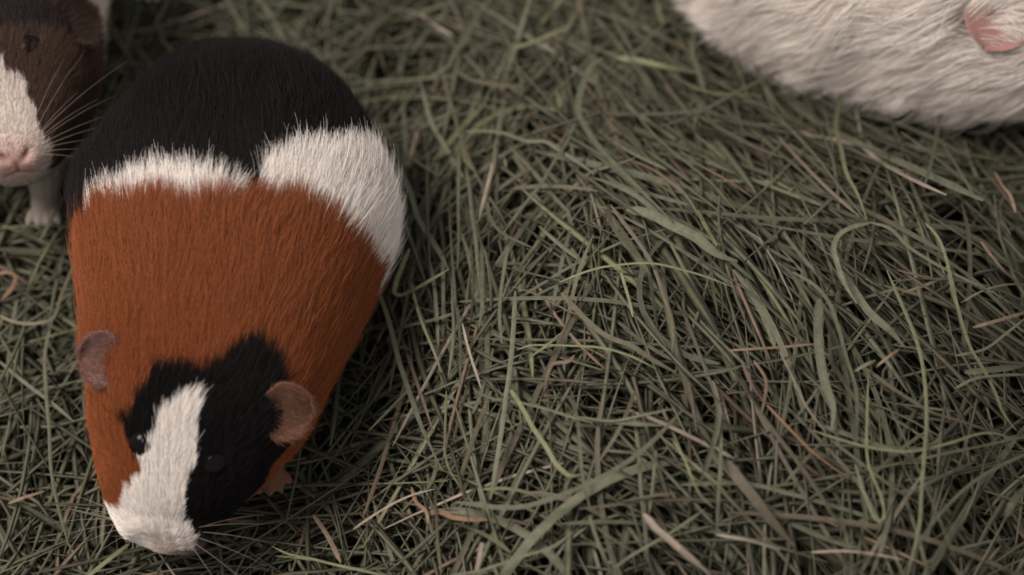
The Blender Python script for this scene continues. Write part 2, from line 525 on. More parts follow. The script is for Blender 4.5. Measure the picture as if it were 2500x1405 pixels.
# ---- the tricolour animal
def tricolour():
    root = animal('guinea pig with black rump, white band, orange shoulders and a white blaze on its face', None)
    st = [(-0.1220, -0.1066, 0.0240, 0.0, 0.0, 0.0), (-0.1216, -0.1030, 0.0245, 0.0115, 0.0100, 0.0090),
          (-0.1219, -0.0968, 0.0260, 0.0182, 0.0140, 0.0130), (-0.1213, -0.0871, 0.0300, 0.0245, 0.0190, 0.0180),
          (-0.1179, -0.0715, 0.0360, 0.0335, 0.0260, 0.0240), (-0.1131, -0.0549, 0.0420, 0.0407, 0.0320, 0.0310),
          (-0.1096, -0.0350, 0.0470, 0.0457, 0.0380, 0.0390), (-0.1062, -0.0100, 0.0500, 0.0518, 0.0450, 0.0440),
          (-0.1036, 0.0200, 0.0520, 0.0575, 0.0480, 0.0460), (-0.1042, 0.0454, 0.0520, 0.0486, 0.0460, 0.0440),
          (-0.1061, 0.0635, 0.0510, 0.0376, 0.0365, 0.0370), (-0.1071, 0.0755, 0.0500, 0.0248, 0.0245, 0.0250),
          (-0.1060, 0.0822, 0.0490, 0.0, 0.0, 0.0)]
    b = Body(st, 220, 160)
    BODIES.append(b)
    # coat borders, traced once and kept as curves t(th) around the body
    SH = 30
    bw = [(215, 545), (232, 505), (280, 462), (350, 440), (430, 432), (520, 438), (568, 462), (590, 506), (616, 470), (650, 418), (700, 388), (760, 368), (840, 360), (900, 366), (940, 392), (965, 425)]
    wo = [(215, 548), (245, 512), (300, 500), (360, 494), (400, 488), (432, 508), (460, 498), (520, 494), (570, 484), (600, 488), (650, 484), (700, 494), (760, 520), (810, 552), (850, 592), (880, 635), (900, 680), (912, 725)]
    def curve(pts):
        q = np.array([b.tv(x, y + SH) for x, y in pts]); q = q[np.argsort(q[:, 1])]
        return q
    qbw, qwo = curve(bw), curve(wo)
    def poly(pts, dy):
        return [b.tv(x, y + dy)[::-1] for x, y in pts]          # (th, t)
    stripe = poly([(462, 965), (474, 1000), (474, 1040), (482, 1090), (474, 1130), (458, 1180), (450, 1230), (448, 1262), (462, 1290), (475, 1310), (450, 1338), (400, 1346), (350, 1332), (300, 1300), (262, 1268), (255, 1236), (298, 1246), (305, 1215), (335, 1160), (345, 1110), (372, 1060), (398, 1020), (432, 985)], 8)
    kr = poly([(560, 878), (600, 858), (640, 868), (668, 900), (684, 940), (690, 1000), (680, 1050), (684, 1092), (640, 1150), (590, 1225), (545, 1272), (505, 1305), (470, 1322), (446, 1300), (430, 1240), (440, 1180), (450, 1130), (455, 1090), (455, 1000), (462, 940), (520, 908)], 8)
    kl = poly([(482, 935), (450, 912), (410, 908), (372, 918), (352, 955), (325, 985), (330, 1010), (300, 1030), (292, 1046), (312, 1060), (310, 1090), (325, 1132), (360, 1112), (400, 1060), (430, 1020), (462, 985)], 8)
    def cls(root_, t, th):
        jit = 0.004 * smooth_noise(root_, 31, 420)
        c = np.tile(O_FUR, (len(t), 1))
        tb = np.interp(th, qbw[:, 1], qbw[:, 0]) + jit; tw = np.interp(th, qwo[:, 1], qwo[:, 0]) + jit
        c[t > tw] = W_FUR
        c[t > np.maximum(tb, tw)] = K_FUR
        fj = 0.02 * smooth_noise(root_, 33, 900)
        head = t < 0.42
        c[(t < 0.045) & (th < 1.1)] = W_FUR
        c[(t < 0.09) & (th >= 1.1) & (th < 2.5)] = K_FUR
        k = head & (inside_poly(th + fj, t, kr) | inside_poly(th + fj, t, kl)); c[k] = K_FUR
        s = head & inside_poly(th + fj, t, stripe); c[s] = W_FUR
        return c
    V, Fq = b.geo()
    tt = np.repeat(b.t, b.nv); hh = np.tile(b.th, b.nu)
    bc = cls(V, tt, hh) * 0.8
    nose = np.linalg.norm(V - b.P[0, 0], axis=1)
    w = np.clip(1 - nose / 0.012, 0, 1)[:, None]
    bc = bc * (1 - w) + np.array([0.62, 0.46, 0.41]) * w
    shells = [(V, Fq)]
    # ears
    cpts, cvals = [V], [bc]
    ears = []
    for (px, py), (ax, ay), side, w_, l_, dr, colr in (((282, 890), (262, 985), -1, 0.0235, 0.0150, 0.30, (108, 80, 74)), ((660, 1000), (655, 1075), 1, 0.0255, 0.0165, 0.30, (104, 74, 60))):
        i, j = b.hit(px, py); p = b.P[i, j] - b.N[i, j] * 0.0015
        i2, j2 = b.hit(ax, ay)
        al = b.P[i2, j2] - b.P[i, j]
        out = np.array([side * 0.85, -0.12, -0.48]) + b.N[i, j] * 0.32
        mid, nn, tk = ear_grid(p, al, out, None, w_, l_, dr, 0.35)
        ears.append((mid, nn, np.array(lin(*colr))))
        ve, fe = ear_geo(mid, nn, tk)
        shells.append((ve, fe)); cpts.append(ve); cvals.append(np.tile(lin(*colr), (len(ve), 1)))
    # legs: fore paws beside the chin, hind feet under the rump
    for hip, foot, fwd in (((-0.098, -0.050, 0.026), (-0.0900, -0.0625, 0.0090), (0.25, -1, 0)), ((-0.137, -0.052, 0.026), (-0.141, -0.066, 0.0115), (-0.1, -1, 0)),
                           ((-0.078, 0.035, 0.026), (-0.066, 0.026, 0.0115), (0.15, -1, 0)), ((-0.130, 0.035, 0.026), (-0.142, 0.026, 0.0115), (-0.15, -1, 0))):
        for v, f in leg_geo(hip, foot, fwd):
            shells.append((v, f)); cpts.append(v); cvals.append(np.tile(np.array([0.16, 0.075, 0.05]), (len(v), 1)))
    fuse('body', shells, 0.0009, root, np.concatenate(cpts), np.concatenate(cvals))
    eyes = []
    for px, py, hr in ((338, 1086, 0.0041), (528, 1140, 0.0030)):
        i, j = b.hit(px, py)
        p = b.P[i, j] - b.N[i, j] * 0.0022
        eye_ball('eye', p, b.N[i, j], 0.0053, root)
        eyes.append((p, hr))
    length = lambda t, th: np.interp(t, [0, 0.03, 0.12, 0.25, 0.38, 0.5, 1], [0.0022, 0.0032, 0.0052, 0.0085, 0.0125, 0.0155, 0.0155])
    lift = lambda t, th: np.interp(t, [0, 0.1, 0.3, 0.5, 1], [22, 16, 15, 17, 18])
    def colour(p, t, th, r):
        c = cls(p, t, th)
        w = np.clip(1 - np.linalg.norm(p - b.P[0, 0], axis=1) / 0.014, 0, 1)[:, None] * 0.6
        c = c * (1 - w) + np.array([0.66, 0.53, 0.48]) * w
        isk = c.sum(1) < 0.1
        c = jitter(c, r, 0.12)
        c[isk & (r.random(len(c)) < 0.06)] *= 2.2
        return c
    pos, rad, col = grow_fur(b, 250000, length, lift, colour, 11, eyes, radius=6.2e-5, wild=0.16, clump=0.35)
    ep, er, ec = ear_fuzz(ears, pos.shape[1], 2600, (0.0015, 0.0035))
    hair_object('fur', np.concatenate([pos] + ep), np.concatenate([rad] + er), np.concatenate([col] + ec), root)
    # whiskers from the muzzle
    for px, py, dx, dy, dz, L in ((268, 1262, -1, 0.25, 0.10, 0.024), (272, 1270, -1, 0.02, 0.05, 0.026), (280, 1282, -1, -0.12, 0.0, 0.024), (290, 1296, -1, -0.3, -0.05, 0.020), (305, 1310, -0.8, -0.45, -0.1, 0.018), (262, 1250, -1, 0.45, 0.15, 0.020),
                                  (480, 1290, 1, 0.1, 0.15, 0.024), (490, 1300, 1, -0.12, 0.1, 0.028), (480, 1312, 1, -0.35, 0.05, 0.026), (470, 1325, 0.8, -0.55, 0.0, 0.026), (495, 1285, 1, 0.25, 0.2, 0.022), (465, 1330, 0.6, -0.8, 0, 0.02)):
        i, j = b.hit(px, py)
        whisker(root, b.P[i, j], (dx, dy, dz), L, 0.25)
    return root


# ---- the brown and white animal looking at the camera
def brown_white():
    root = animal('brown guinea pig with white blaze and pink nose, facing out beside the tricolour one', None)
    N0 = at(40, 398, 0.060)
    back = np.array([-0.20, 0.97, -0.13]); back /= np.linalg.norm(back)
    s =  [0, 0.0022, 0.006, 0.013, 0.022, 0.039, 0.060, 0.085, 0.115, 0.148, 0.175, 0.195, 0.208, 0.215]
    a =  [0, 0.0112, 0.0155, 0.0190, 0.0240, 0.0310, 0.0345, 0.0370, 0.0440, 0.0500, 0.0470, 0.0360, 0.0230, 0]
    bu = [0, 0.0075, 0.0115, 0.0155, 0.0195, 0.0270, 0.0330, 0.0370, 0.0430, 0.0470, 0.0430, 0.0340, 0.0230, 0]
    bd = [0, 0.0130, 0.0185, 0.0240, 0.0320, 0.0410, 0.0430, 0.0420, 0.0440, 0.0450, 0.0420, 0.0330, 0.0220, 0]
    st = []
    for k in range(len(s)):
        c = N0 + back * s[k]
        c[2] = np.interp(s[k], [0, 0.02, 0.06, 0.11, 0.2], [N0[2], 0.0575, 0.054, 0.052, 0.050])
        st.append((*c, a[k], bu[k], bd[k]))
    b = Body(st, 260, 200)
    # nose, nostrils, mouth: relief in the plane across the nose tip
    P = b.P.copy()
    rel = P - N0
    X = rel @ b.side[0] ; Z = rel @ np.array([0, 0, 1.0]); Y = rel @ back
    face = np.clip(1 - Y / 0.016, 0, 1)
    dent = np.zeros(X.shape)
    shade = np.zeros(X.shape)
    ax = np.abs(X)
    # slanting nostril slits
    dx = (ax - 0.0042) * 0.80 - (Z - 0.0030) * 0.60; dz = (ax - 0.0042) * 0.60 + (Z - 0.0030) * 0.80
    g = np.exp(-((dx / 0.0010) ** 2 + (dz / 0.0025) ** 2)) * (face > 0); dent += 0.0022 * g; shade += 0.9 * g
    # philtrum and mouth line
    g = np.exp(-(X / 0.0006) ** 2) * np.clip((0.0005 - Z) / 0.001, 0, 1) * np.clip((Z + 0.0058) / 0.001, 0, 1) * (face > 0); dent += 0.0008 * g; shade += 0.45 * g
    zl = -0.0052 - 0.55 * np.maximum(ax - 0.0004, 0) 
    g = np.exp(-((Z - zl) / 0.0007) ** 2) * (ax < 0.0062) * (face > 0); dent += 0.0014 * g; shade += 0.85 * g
    # soft upper-lip pads
    g = np.exp(-(((ax - 0.0062) / 0.0045) ** 2 + ((Z + 0.0008) / 0.004) ** 2)) * face; dent -= 0.0014 * g
    b.P = P - b.N * dent[..., None]
    b.normals()
    BODIES.append(b)
    Wb = np.array([0.62, 0.555, 0.51]); Br = np.array([0.060, 0.036, 0.026]); Dk = np.array([0.022, 0.015, 0.016]); Tan = np.array([0.22, 0.16, 0.10])
    edge = np.array([b.tv(x, y) for x, y in [(6, 172), (36, 200), (58, 232), (78, 268), (94, 305), (108, 338), (122, 352)]])
    edge[:, 1] = np.abs(edge[:, 1]); edge = edge[np.argsort(edge[:, 0])]
    def cls(p, t, th):
        Lm = t * b.length
        j = 0.0016 * smooth_noise(p, 51, 420)
        c = np.tile(Br, (len(t), 1))
        blaze_half = np.interp(t, np.r_[0, edge[0, 0] - 0.012, edge[0, 0] - 0.011, edge[:, 0], edge[-1, 0] + 0.008], np.r_[3.2, 3.2, 2.6, edge[:, 1], 0.0])
        dk = (Lm > 0.040) & (Lm < 0.066) & (np.abs(th) < 0.95); c[dk] = Dk
        tan = (Lm > 0.066) & (Lm < 0.074) & (np.abs(th) < 0.7); c[tan] = Tan
        white = (np.abs(th) < blaze_half + 50 * j); c[white] = Wb
        low = (np.abs(th) > 2.2) & (Lm < 0.07); c[low] = Wb * 0.8
        c[Lm + j > np.where(th > 0.75, 0.060, 0.078)] = Wb
        return c
    V, Fq = b.geo()
    tt = np.repeat(b.t, b.nv); hh = np.tile(b.th, b.nu)
    bc = cls(V, tt, hh) * 0.8
    d0 = np.linalg.norm(V - b.P[0, 0] - np.array([0, 0, -0.001]), axis=1)
    w = np.clip(1.25 - d0 / 0.012, 0, 1)[:, None]
    bc = bc * (1 - w) + np.array([0.52, 0.31, 0.265]) * w
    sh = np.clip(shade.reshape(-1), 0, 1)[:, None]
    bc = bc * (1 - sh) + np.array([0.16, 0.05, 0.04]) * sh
    shells = [(V, Fq)]; cpts = [V]; cvals = [bc]; ears = []
    for (px, py), (ax_, ay), side, w_, l_ in (((135, 40), (185, 110), 1, 0.026, 0.016),):
        i, j = b.hit(px, py); p = b.P[i, j] - b.N[i, j] * 0.0015
        i2, j2 = b.hit(ax_, ay); al = b.P[i2, j2] - p
        mid, nn, tk = ear_grid(p + 0.4 * al, al, np.array([0.85, -0.1, -0.5]), None, w_, l_, 0.35, 0.3)
        col = np.array([0.042, 0.027, 0.021]); ears.append((mid, nn, col))
        ve, fe = ear_geo(mid, nn, tk); shells.append((ve, fe)); cpts.append(ve); cvals.append(np.tile(col, (len(ve), 1)))
    far = b.P[np.argmin(abs(b.t * b.length - 0.055)), np.argmin(abs(b.th + 1.0))]
    mid, nn, tk = ear_grid(far, back, np.array([-1.0, 0.0, 0.1]), None, 0.024, 0.016, 0.6, 0.3)
    ve, fe = ear_geo(mid, nn, tk); shells.append((ve, fe)); cpts.append(ve); cvals.append(np.tile(np.array([0.075, 0.048, 0.040]), (len(ve), 1)))
    for hip, foot, fwd in ((N0 + [0.003, 0.026, -0.026], N0 + [0.000, 0.017, -0.0475], (0.05, -1, 0)), (N0 + [-0.026, 0.026, -0.026], N0 + [-0.024, 0.017, -0.0475], (-0.05, -1, 0)),
                           (N0 + [0.022, 0.145, -0.024], N0 + [0.034, 0.125, -0.0395], (0.1, -1, 0)), (N0 + [-0.07, 0.145, -0.024], N0 + [-0.075, 0.125, -0.0395], (-0.1, -1, 0))):
        for v, f in leg_geo(hip, foot, fwd, r0=0.0095):
            shells.append((v, f)); cpts.append(v); cvals.append(np.tile(np.array([0.26, 0.22, 0.195]), (len(v), 1)))
    fuse('body', shells, 0.0007, root, np.concatenate(cpts), np.concatenate(cvals))
    eyes = []
    for px, py in ((74, 112), (-125, 112)):
        i, j = b.hit(px, py); p = b.P[i, j] - b.N[i, j] * 0.0030
        eye_ball('eye', p, b.N[i, j], 0.0058, root); eyes.append((p, 0.0046))
    length = lambda t, th: np.interp(t * b.length, [0, 0.006, 0.015, 0.03, 0.05, 0.08], [0.0010, 0.0022, 0.0042, 0.0062, 0.0085, 0.014])
    lift = lambda t, th: np.interp(t, [0, 0.1, 0.3, 1], [20, 20, 20, 20])
    def colour(p, t, th, r):
        c = cls(p, t, th)
        w = np.clip(1.2 - np.linalg.norm(p - b.P[0, 0], axis=1) / 0.014, 0, 1)[:, None] * 0.7
        c = c * (1 - w) + np.array([0.52, 0.35, 0.30]) * w
        return jitter(c, r, 0.16)
    def keep(p, t, th, r):
        d0 = np.linalg.norm(p - b.P[0, 0], axis=1)
        return r.random(len(p)) < np.clip((d0 - 0.003) / 0.012, 0.06, 1)
    pos, rad, col = grow_fur(b, 150000, length, lift, colour, 21, eyes, tmax=0.75, radius=6e-5, wild=0.25, clump=0.3, keep=keep)
    ep, er, ec = ear_fuzz(ears, pos.shape[1], 7000, (0.003, 0.006))
    hair_object('fur', np.concatenate([pos] + ep), np.concatenate([rad] + er), np.concatenate([col] + ec), root)
    for px, py, dx, dy, dz, L in ((80, 345, 0.9, 0.85, 0.5, 0.050), (78, 335, 0.55, 1.0, 0.6, 0.040), (72, 325, 0.45, 1.0, 0.7, 0.034), (90, 350, 1.0, 0.75, 0.35, 0.036), (95, 356, 1, 0.55, 0.25, 0.034),
                                  (100, 362, 1, 0.42, 0.25, 0.030), (92, 368, 1, 0.25, 0.2, 0.026), (98, 372, 1, 0.08, 0.2, 0.020), (96, 378, 1, -0.05, 0.12, 0.018), (84, 340, 0.75, 0.8, 0.6, 0.026), (86, 346, 0.9, 0.6, 0.5, 0.03)):
        i, j = b.hit(px, py)
        whisker(root, b.P[i, j], (dx, dy, dz), L, 0.22, 0.00006)
    return root


# ---- the white animal
def white_one():
    root = animal('fluffy white guinea pig with a pink ear standing at the far edge of hay', None)
    H0 = np.array([0.216, 0.118, 0.052]); hd = np.array([math.cos(math.radians(26)), -math.sin(math.radians(26)), 0.0])
    s =  [0.062, 0.058, 0.050, 0.038, 0.020, 0.0, -0.022, -0.055, -0.090, -0.118, -0.136, -0.146, -0.152]
    a =  [0, 0.0105, 0.0165, 0.023, 0.030, 0.036, 0.040, 0.045, 0.047, 0.042, 0.031, 0.020, 0]
    bu = [0, 0.0085, 0.0135, 0.019, 0.026, 0.032, 0.038, 0.046, 0.047, 0.041, 0.031, 0.020, 0]
    bd = [0, 0.0095, 0.0145, 0.019, 0.026, 0.034, 0.039, 0.041, 0.042, 0.038, 0.031, 0.020, 0]
    st = []
    for k in range(len(s)):
        c = H0 + hd * s[k]; c[2] = np.interp(s[k], [-0.15, -0.05, 0, 0.062], [0.050, 0.050, 0.050, 0.034])
        st.append((*c, a[k], bu[k], bd[k]))
    b = Body(st, 180, 128)
    BODIES.append(b)
    Wc = np.array([0.80, 0.735, 0.69])
    V, Fq = b.geo()
    bc = np.tile(Wc * 0.9, (len(V), 1))
    shells = [(V, Fq)]; cpts = [V]; cvals = [bc]
    i, j = b.hit(2448, 30); p = b.P[i, j] - b.N[i, j] * 0.001
    pink = np.array([0.28, 0.155, 0.14])
    mid, nn, tk = ear_grid(p, np.array([0.95, -0.35, -0.1]), np.array([0.10, -0.75, -0.45]) + 0.5 * b.N[i, j], None, 0.030, 0.017, 0.30, 0.4)
    ve, fe = ear_geo(mid, nn, tk); shells.append((ve, fe)); cpts.append(ve); cvals.append(np.tile(pink, (len(ve), 1)))
    jj = np.argmin(abs(b.th + b.th[j])); p2 = b.P[i, jj]
    mid2, nn2, tk = ear_grid(p2, np.array([0.95, -0.35, -0.1]), np.array([0.10, 0.85, -0.20]) + 0.6 * b.N[i, jj], None, 0.027, 0.019, 0.3, 0.5)
    ve, fe = ear_geo(mid2, nn2, tk); shells.append((ve, fe)); cpts.append(ve); cvals.append(np.tile(pink, (len(ve), 1)))
    nrm_side = np.array([-hd[1], hd[0], 0.0])
    for sk, sg in ((-0.040, -1), (-0.040, 1), (-0.115, -1), (-0.115, 1)):
        hip = H0 + hd * sk + nrm_side * sg * 0.022; hip[2] = 0.030
        ft = H0 + hd * (sk + 0.006) + nrm_side * sg * 0.030; ft[2] = 0.0125
        for v, f in leg_geo(hip, ft, hd):
            shells.append((v, f)); cpts.append(v); cvals.append(np.tile(np.array([0.13, 0.062, 0.052]), (len(v), 1)))
    fuse('body', shells, 0.0010, root, np.concatenate(cpts), np.concatenate(cvals))
    ei, ej = b.nu, 0
    e_i = np.argmin(abs(b.c @ hd - (H0 + hd * 0.030) @ hd))
    eyes = []
    for sgn in (1, -1):
        e_j = np.argmin(abs(b.th - sgn * 1.0)); p = b.P[e_i, e_j] - b.N[e_i, e_j] * 0.0024
        eye_ball('eye', p, b.N[e_i, e_j], 0.0058, root); eyes.append((p, 0.0058))
    length = lambda t, th: np.interp(t, [0, 0.08, 0.2, 0.35, 1], [0.003, 0.007, 0.018, 0.030, 0.034])
    lift = lambda t, th: np.interp(t, [0, 0.2, 1], [20, 34, 38])
    colour = lambda p, t, th, r: jitter(np.tile(Wc, (len(p), 1)), r, 0.10)
    keep = lambda p, t, th, r: (np.linalg.norm(p - mid[:, 3].mean(0), axis=1) > 0.0125)
    pos, rad, col = grow_fur(b, 120000, length, lift, colour, 41, eyes, radius=8e-5, wild=0.7, droop=0.42, clump=0.75, keep=keep)
    hair_object('fur', pos, rad, col, root)
    return root


ANIMALS = [tricolour(), brown_white(), white_one()]
BVHS = []
for b in BODIES:
    V, Fq = b.geo()
    BVHS.append((BVHTree.FromPolygons(V.tolist(), Fq.tolist()), V.min(0) - 0.01, V.max(0) + 0.01))


def clear_of_animals(pts, margin=0.0015):
    for bv, lo_, hi_ in BVHS:
        m = np.all((pts > lo_) & (pts < hi_), axis=1)
        for p in pts[m]:
            loc, nr, _, d = bv.find_nearest(p)
            if (Vector(p) - loc).dot(nr) * SIGN < margin: return False
    return True


_t = BVHS[0][0].find_nearest(Vector((-0.10, 0.02, 0.3)))
SIGN = 1 if (Vector((-0.10, 0.02, 0.3)) - _t[0]).dot(_t[1]) > 0 else -1

# ------------------------------------------------------------------ hay
HC = {'g': (148, 149, 124), 'b': (142, 133, 112), 'p': (166, 142, 122), 'y': (158, 160, 124), 'w': (205, 188, 172), 'd': (115, 115, 91), 'o': (178, 144, 116)}
HC = {k: lin(*v) * (0.325 if k in 'gbd' else 0.38) for k, v in HC.items()}


def ribbon(P, W, roll=0.0, twist=0.0, th=0.14, fold=0.10):
    """a thin folded blade: four vertices per section; P (n,3), W (n,)"""
    n = len(P)
    tan = np.gradient(P, axis=0); tan /= np.linalg.norm(tan, axis=1)[:, None] + 1e-12
    sd = np.cross(tan, [0, 0, 1.0]); sd /= np.linalg.norm(sd, axis=1)[:, None] + 1e-9
    up = np.cross(sd, tan)
    an = roll + twist * np.linspace(-0.5, 0.5, n)
    ca, sa = np.cos(an)[:, None], np.sin(an)[:, None]
    s2 = sd * ca + up * sa; u2 = up * ca - sd * sa
    w = W[:, None] / 2
    t = np.maximum(W * th, 0.00016)[:, None]
    V = np.stack([P - s2 * w, P + u2 * (t - w * fold), P + s2 * w, P - u2 * (t + w * fold)], 1).reshape(-1, 3)
    i = np.arange(n - 1)[:, None] * 4; j = np.arange(4)[None]
    a = i + j; b_ = i + (j + 1) % 4
    Fq = np.stack([a, b_, b_ + 4, a + 4], -1).reshape(-1, 4)
    Fq = np.concatenate([Fq, [[0, 3, 2, 1]], [[4 * n - 4, 4 * n - 3, 4 * n - 2, 4 * n - 1]]])
    return V, Fq


def resample(pts, n):
    pts = np.asarray(pts, float)
    L = np.r_[0, np.cumsum(np.linalg.norm(np.diff(pts, axis=0), axis=1))]
    return cubic(L, pts, np.linspace(0, L[-1], n))


def taper(n, a, b_):
    k = np.linspace(0, 1, n)
    return np.clip(np.minimum((k + 0.02) / a, (1.02 - k) / b_), 0.25, 1) ** 0.7


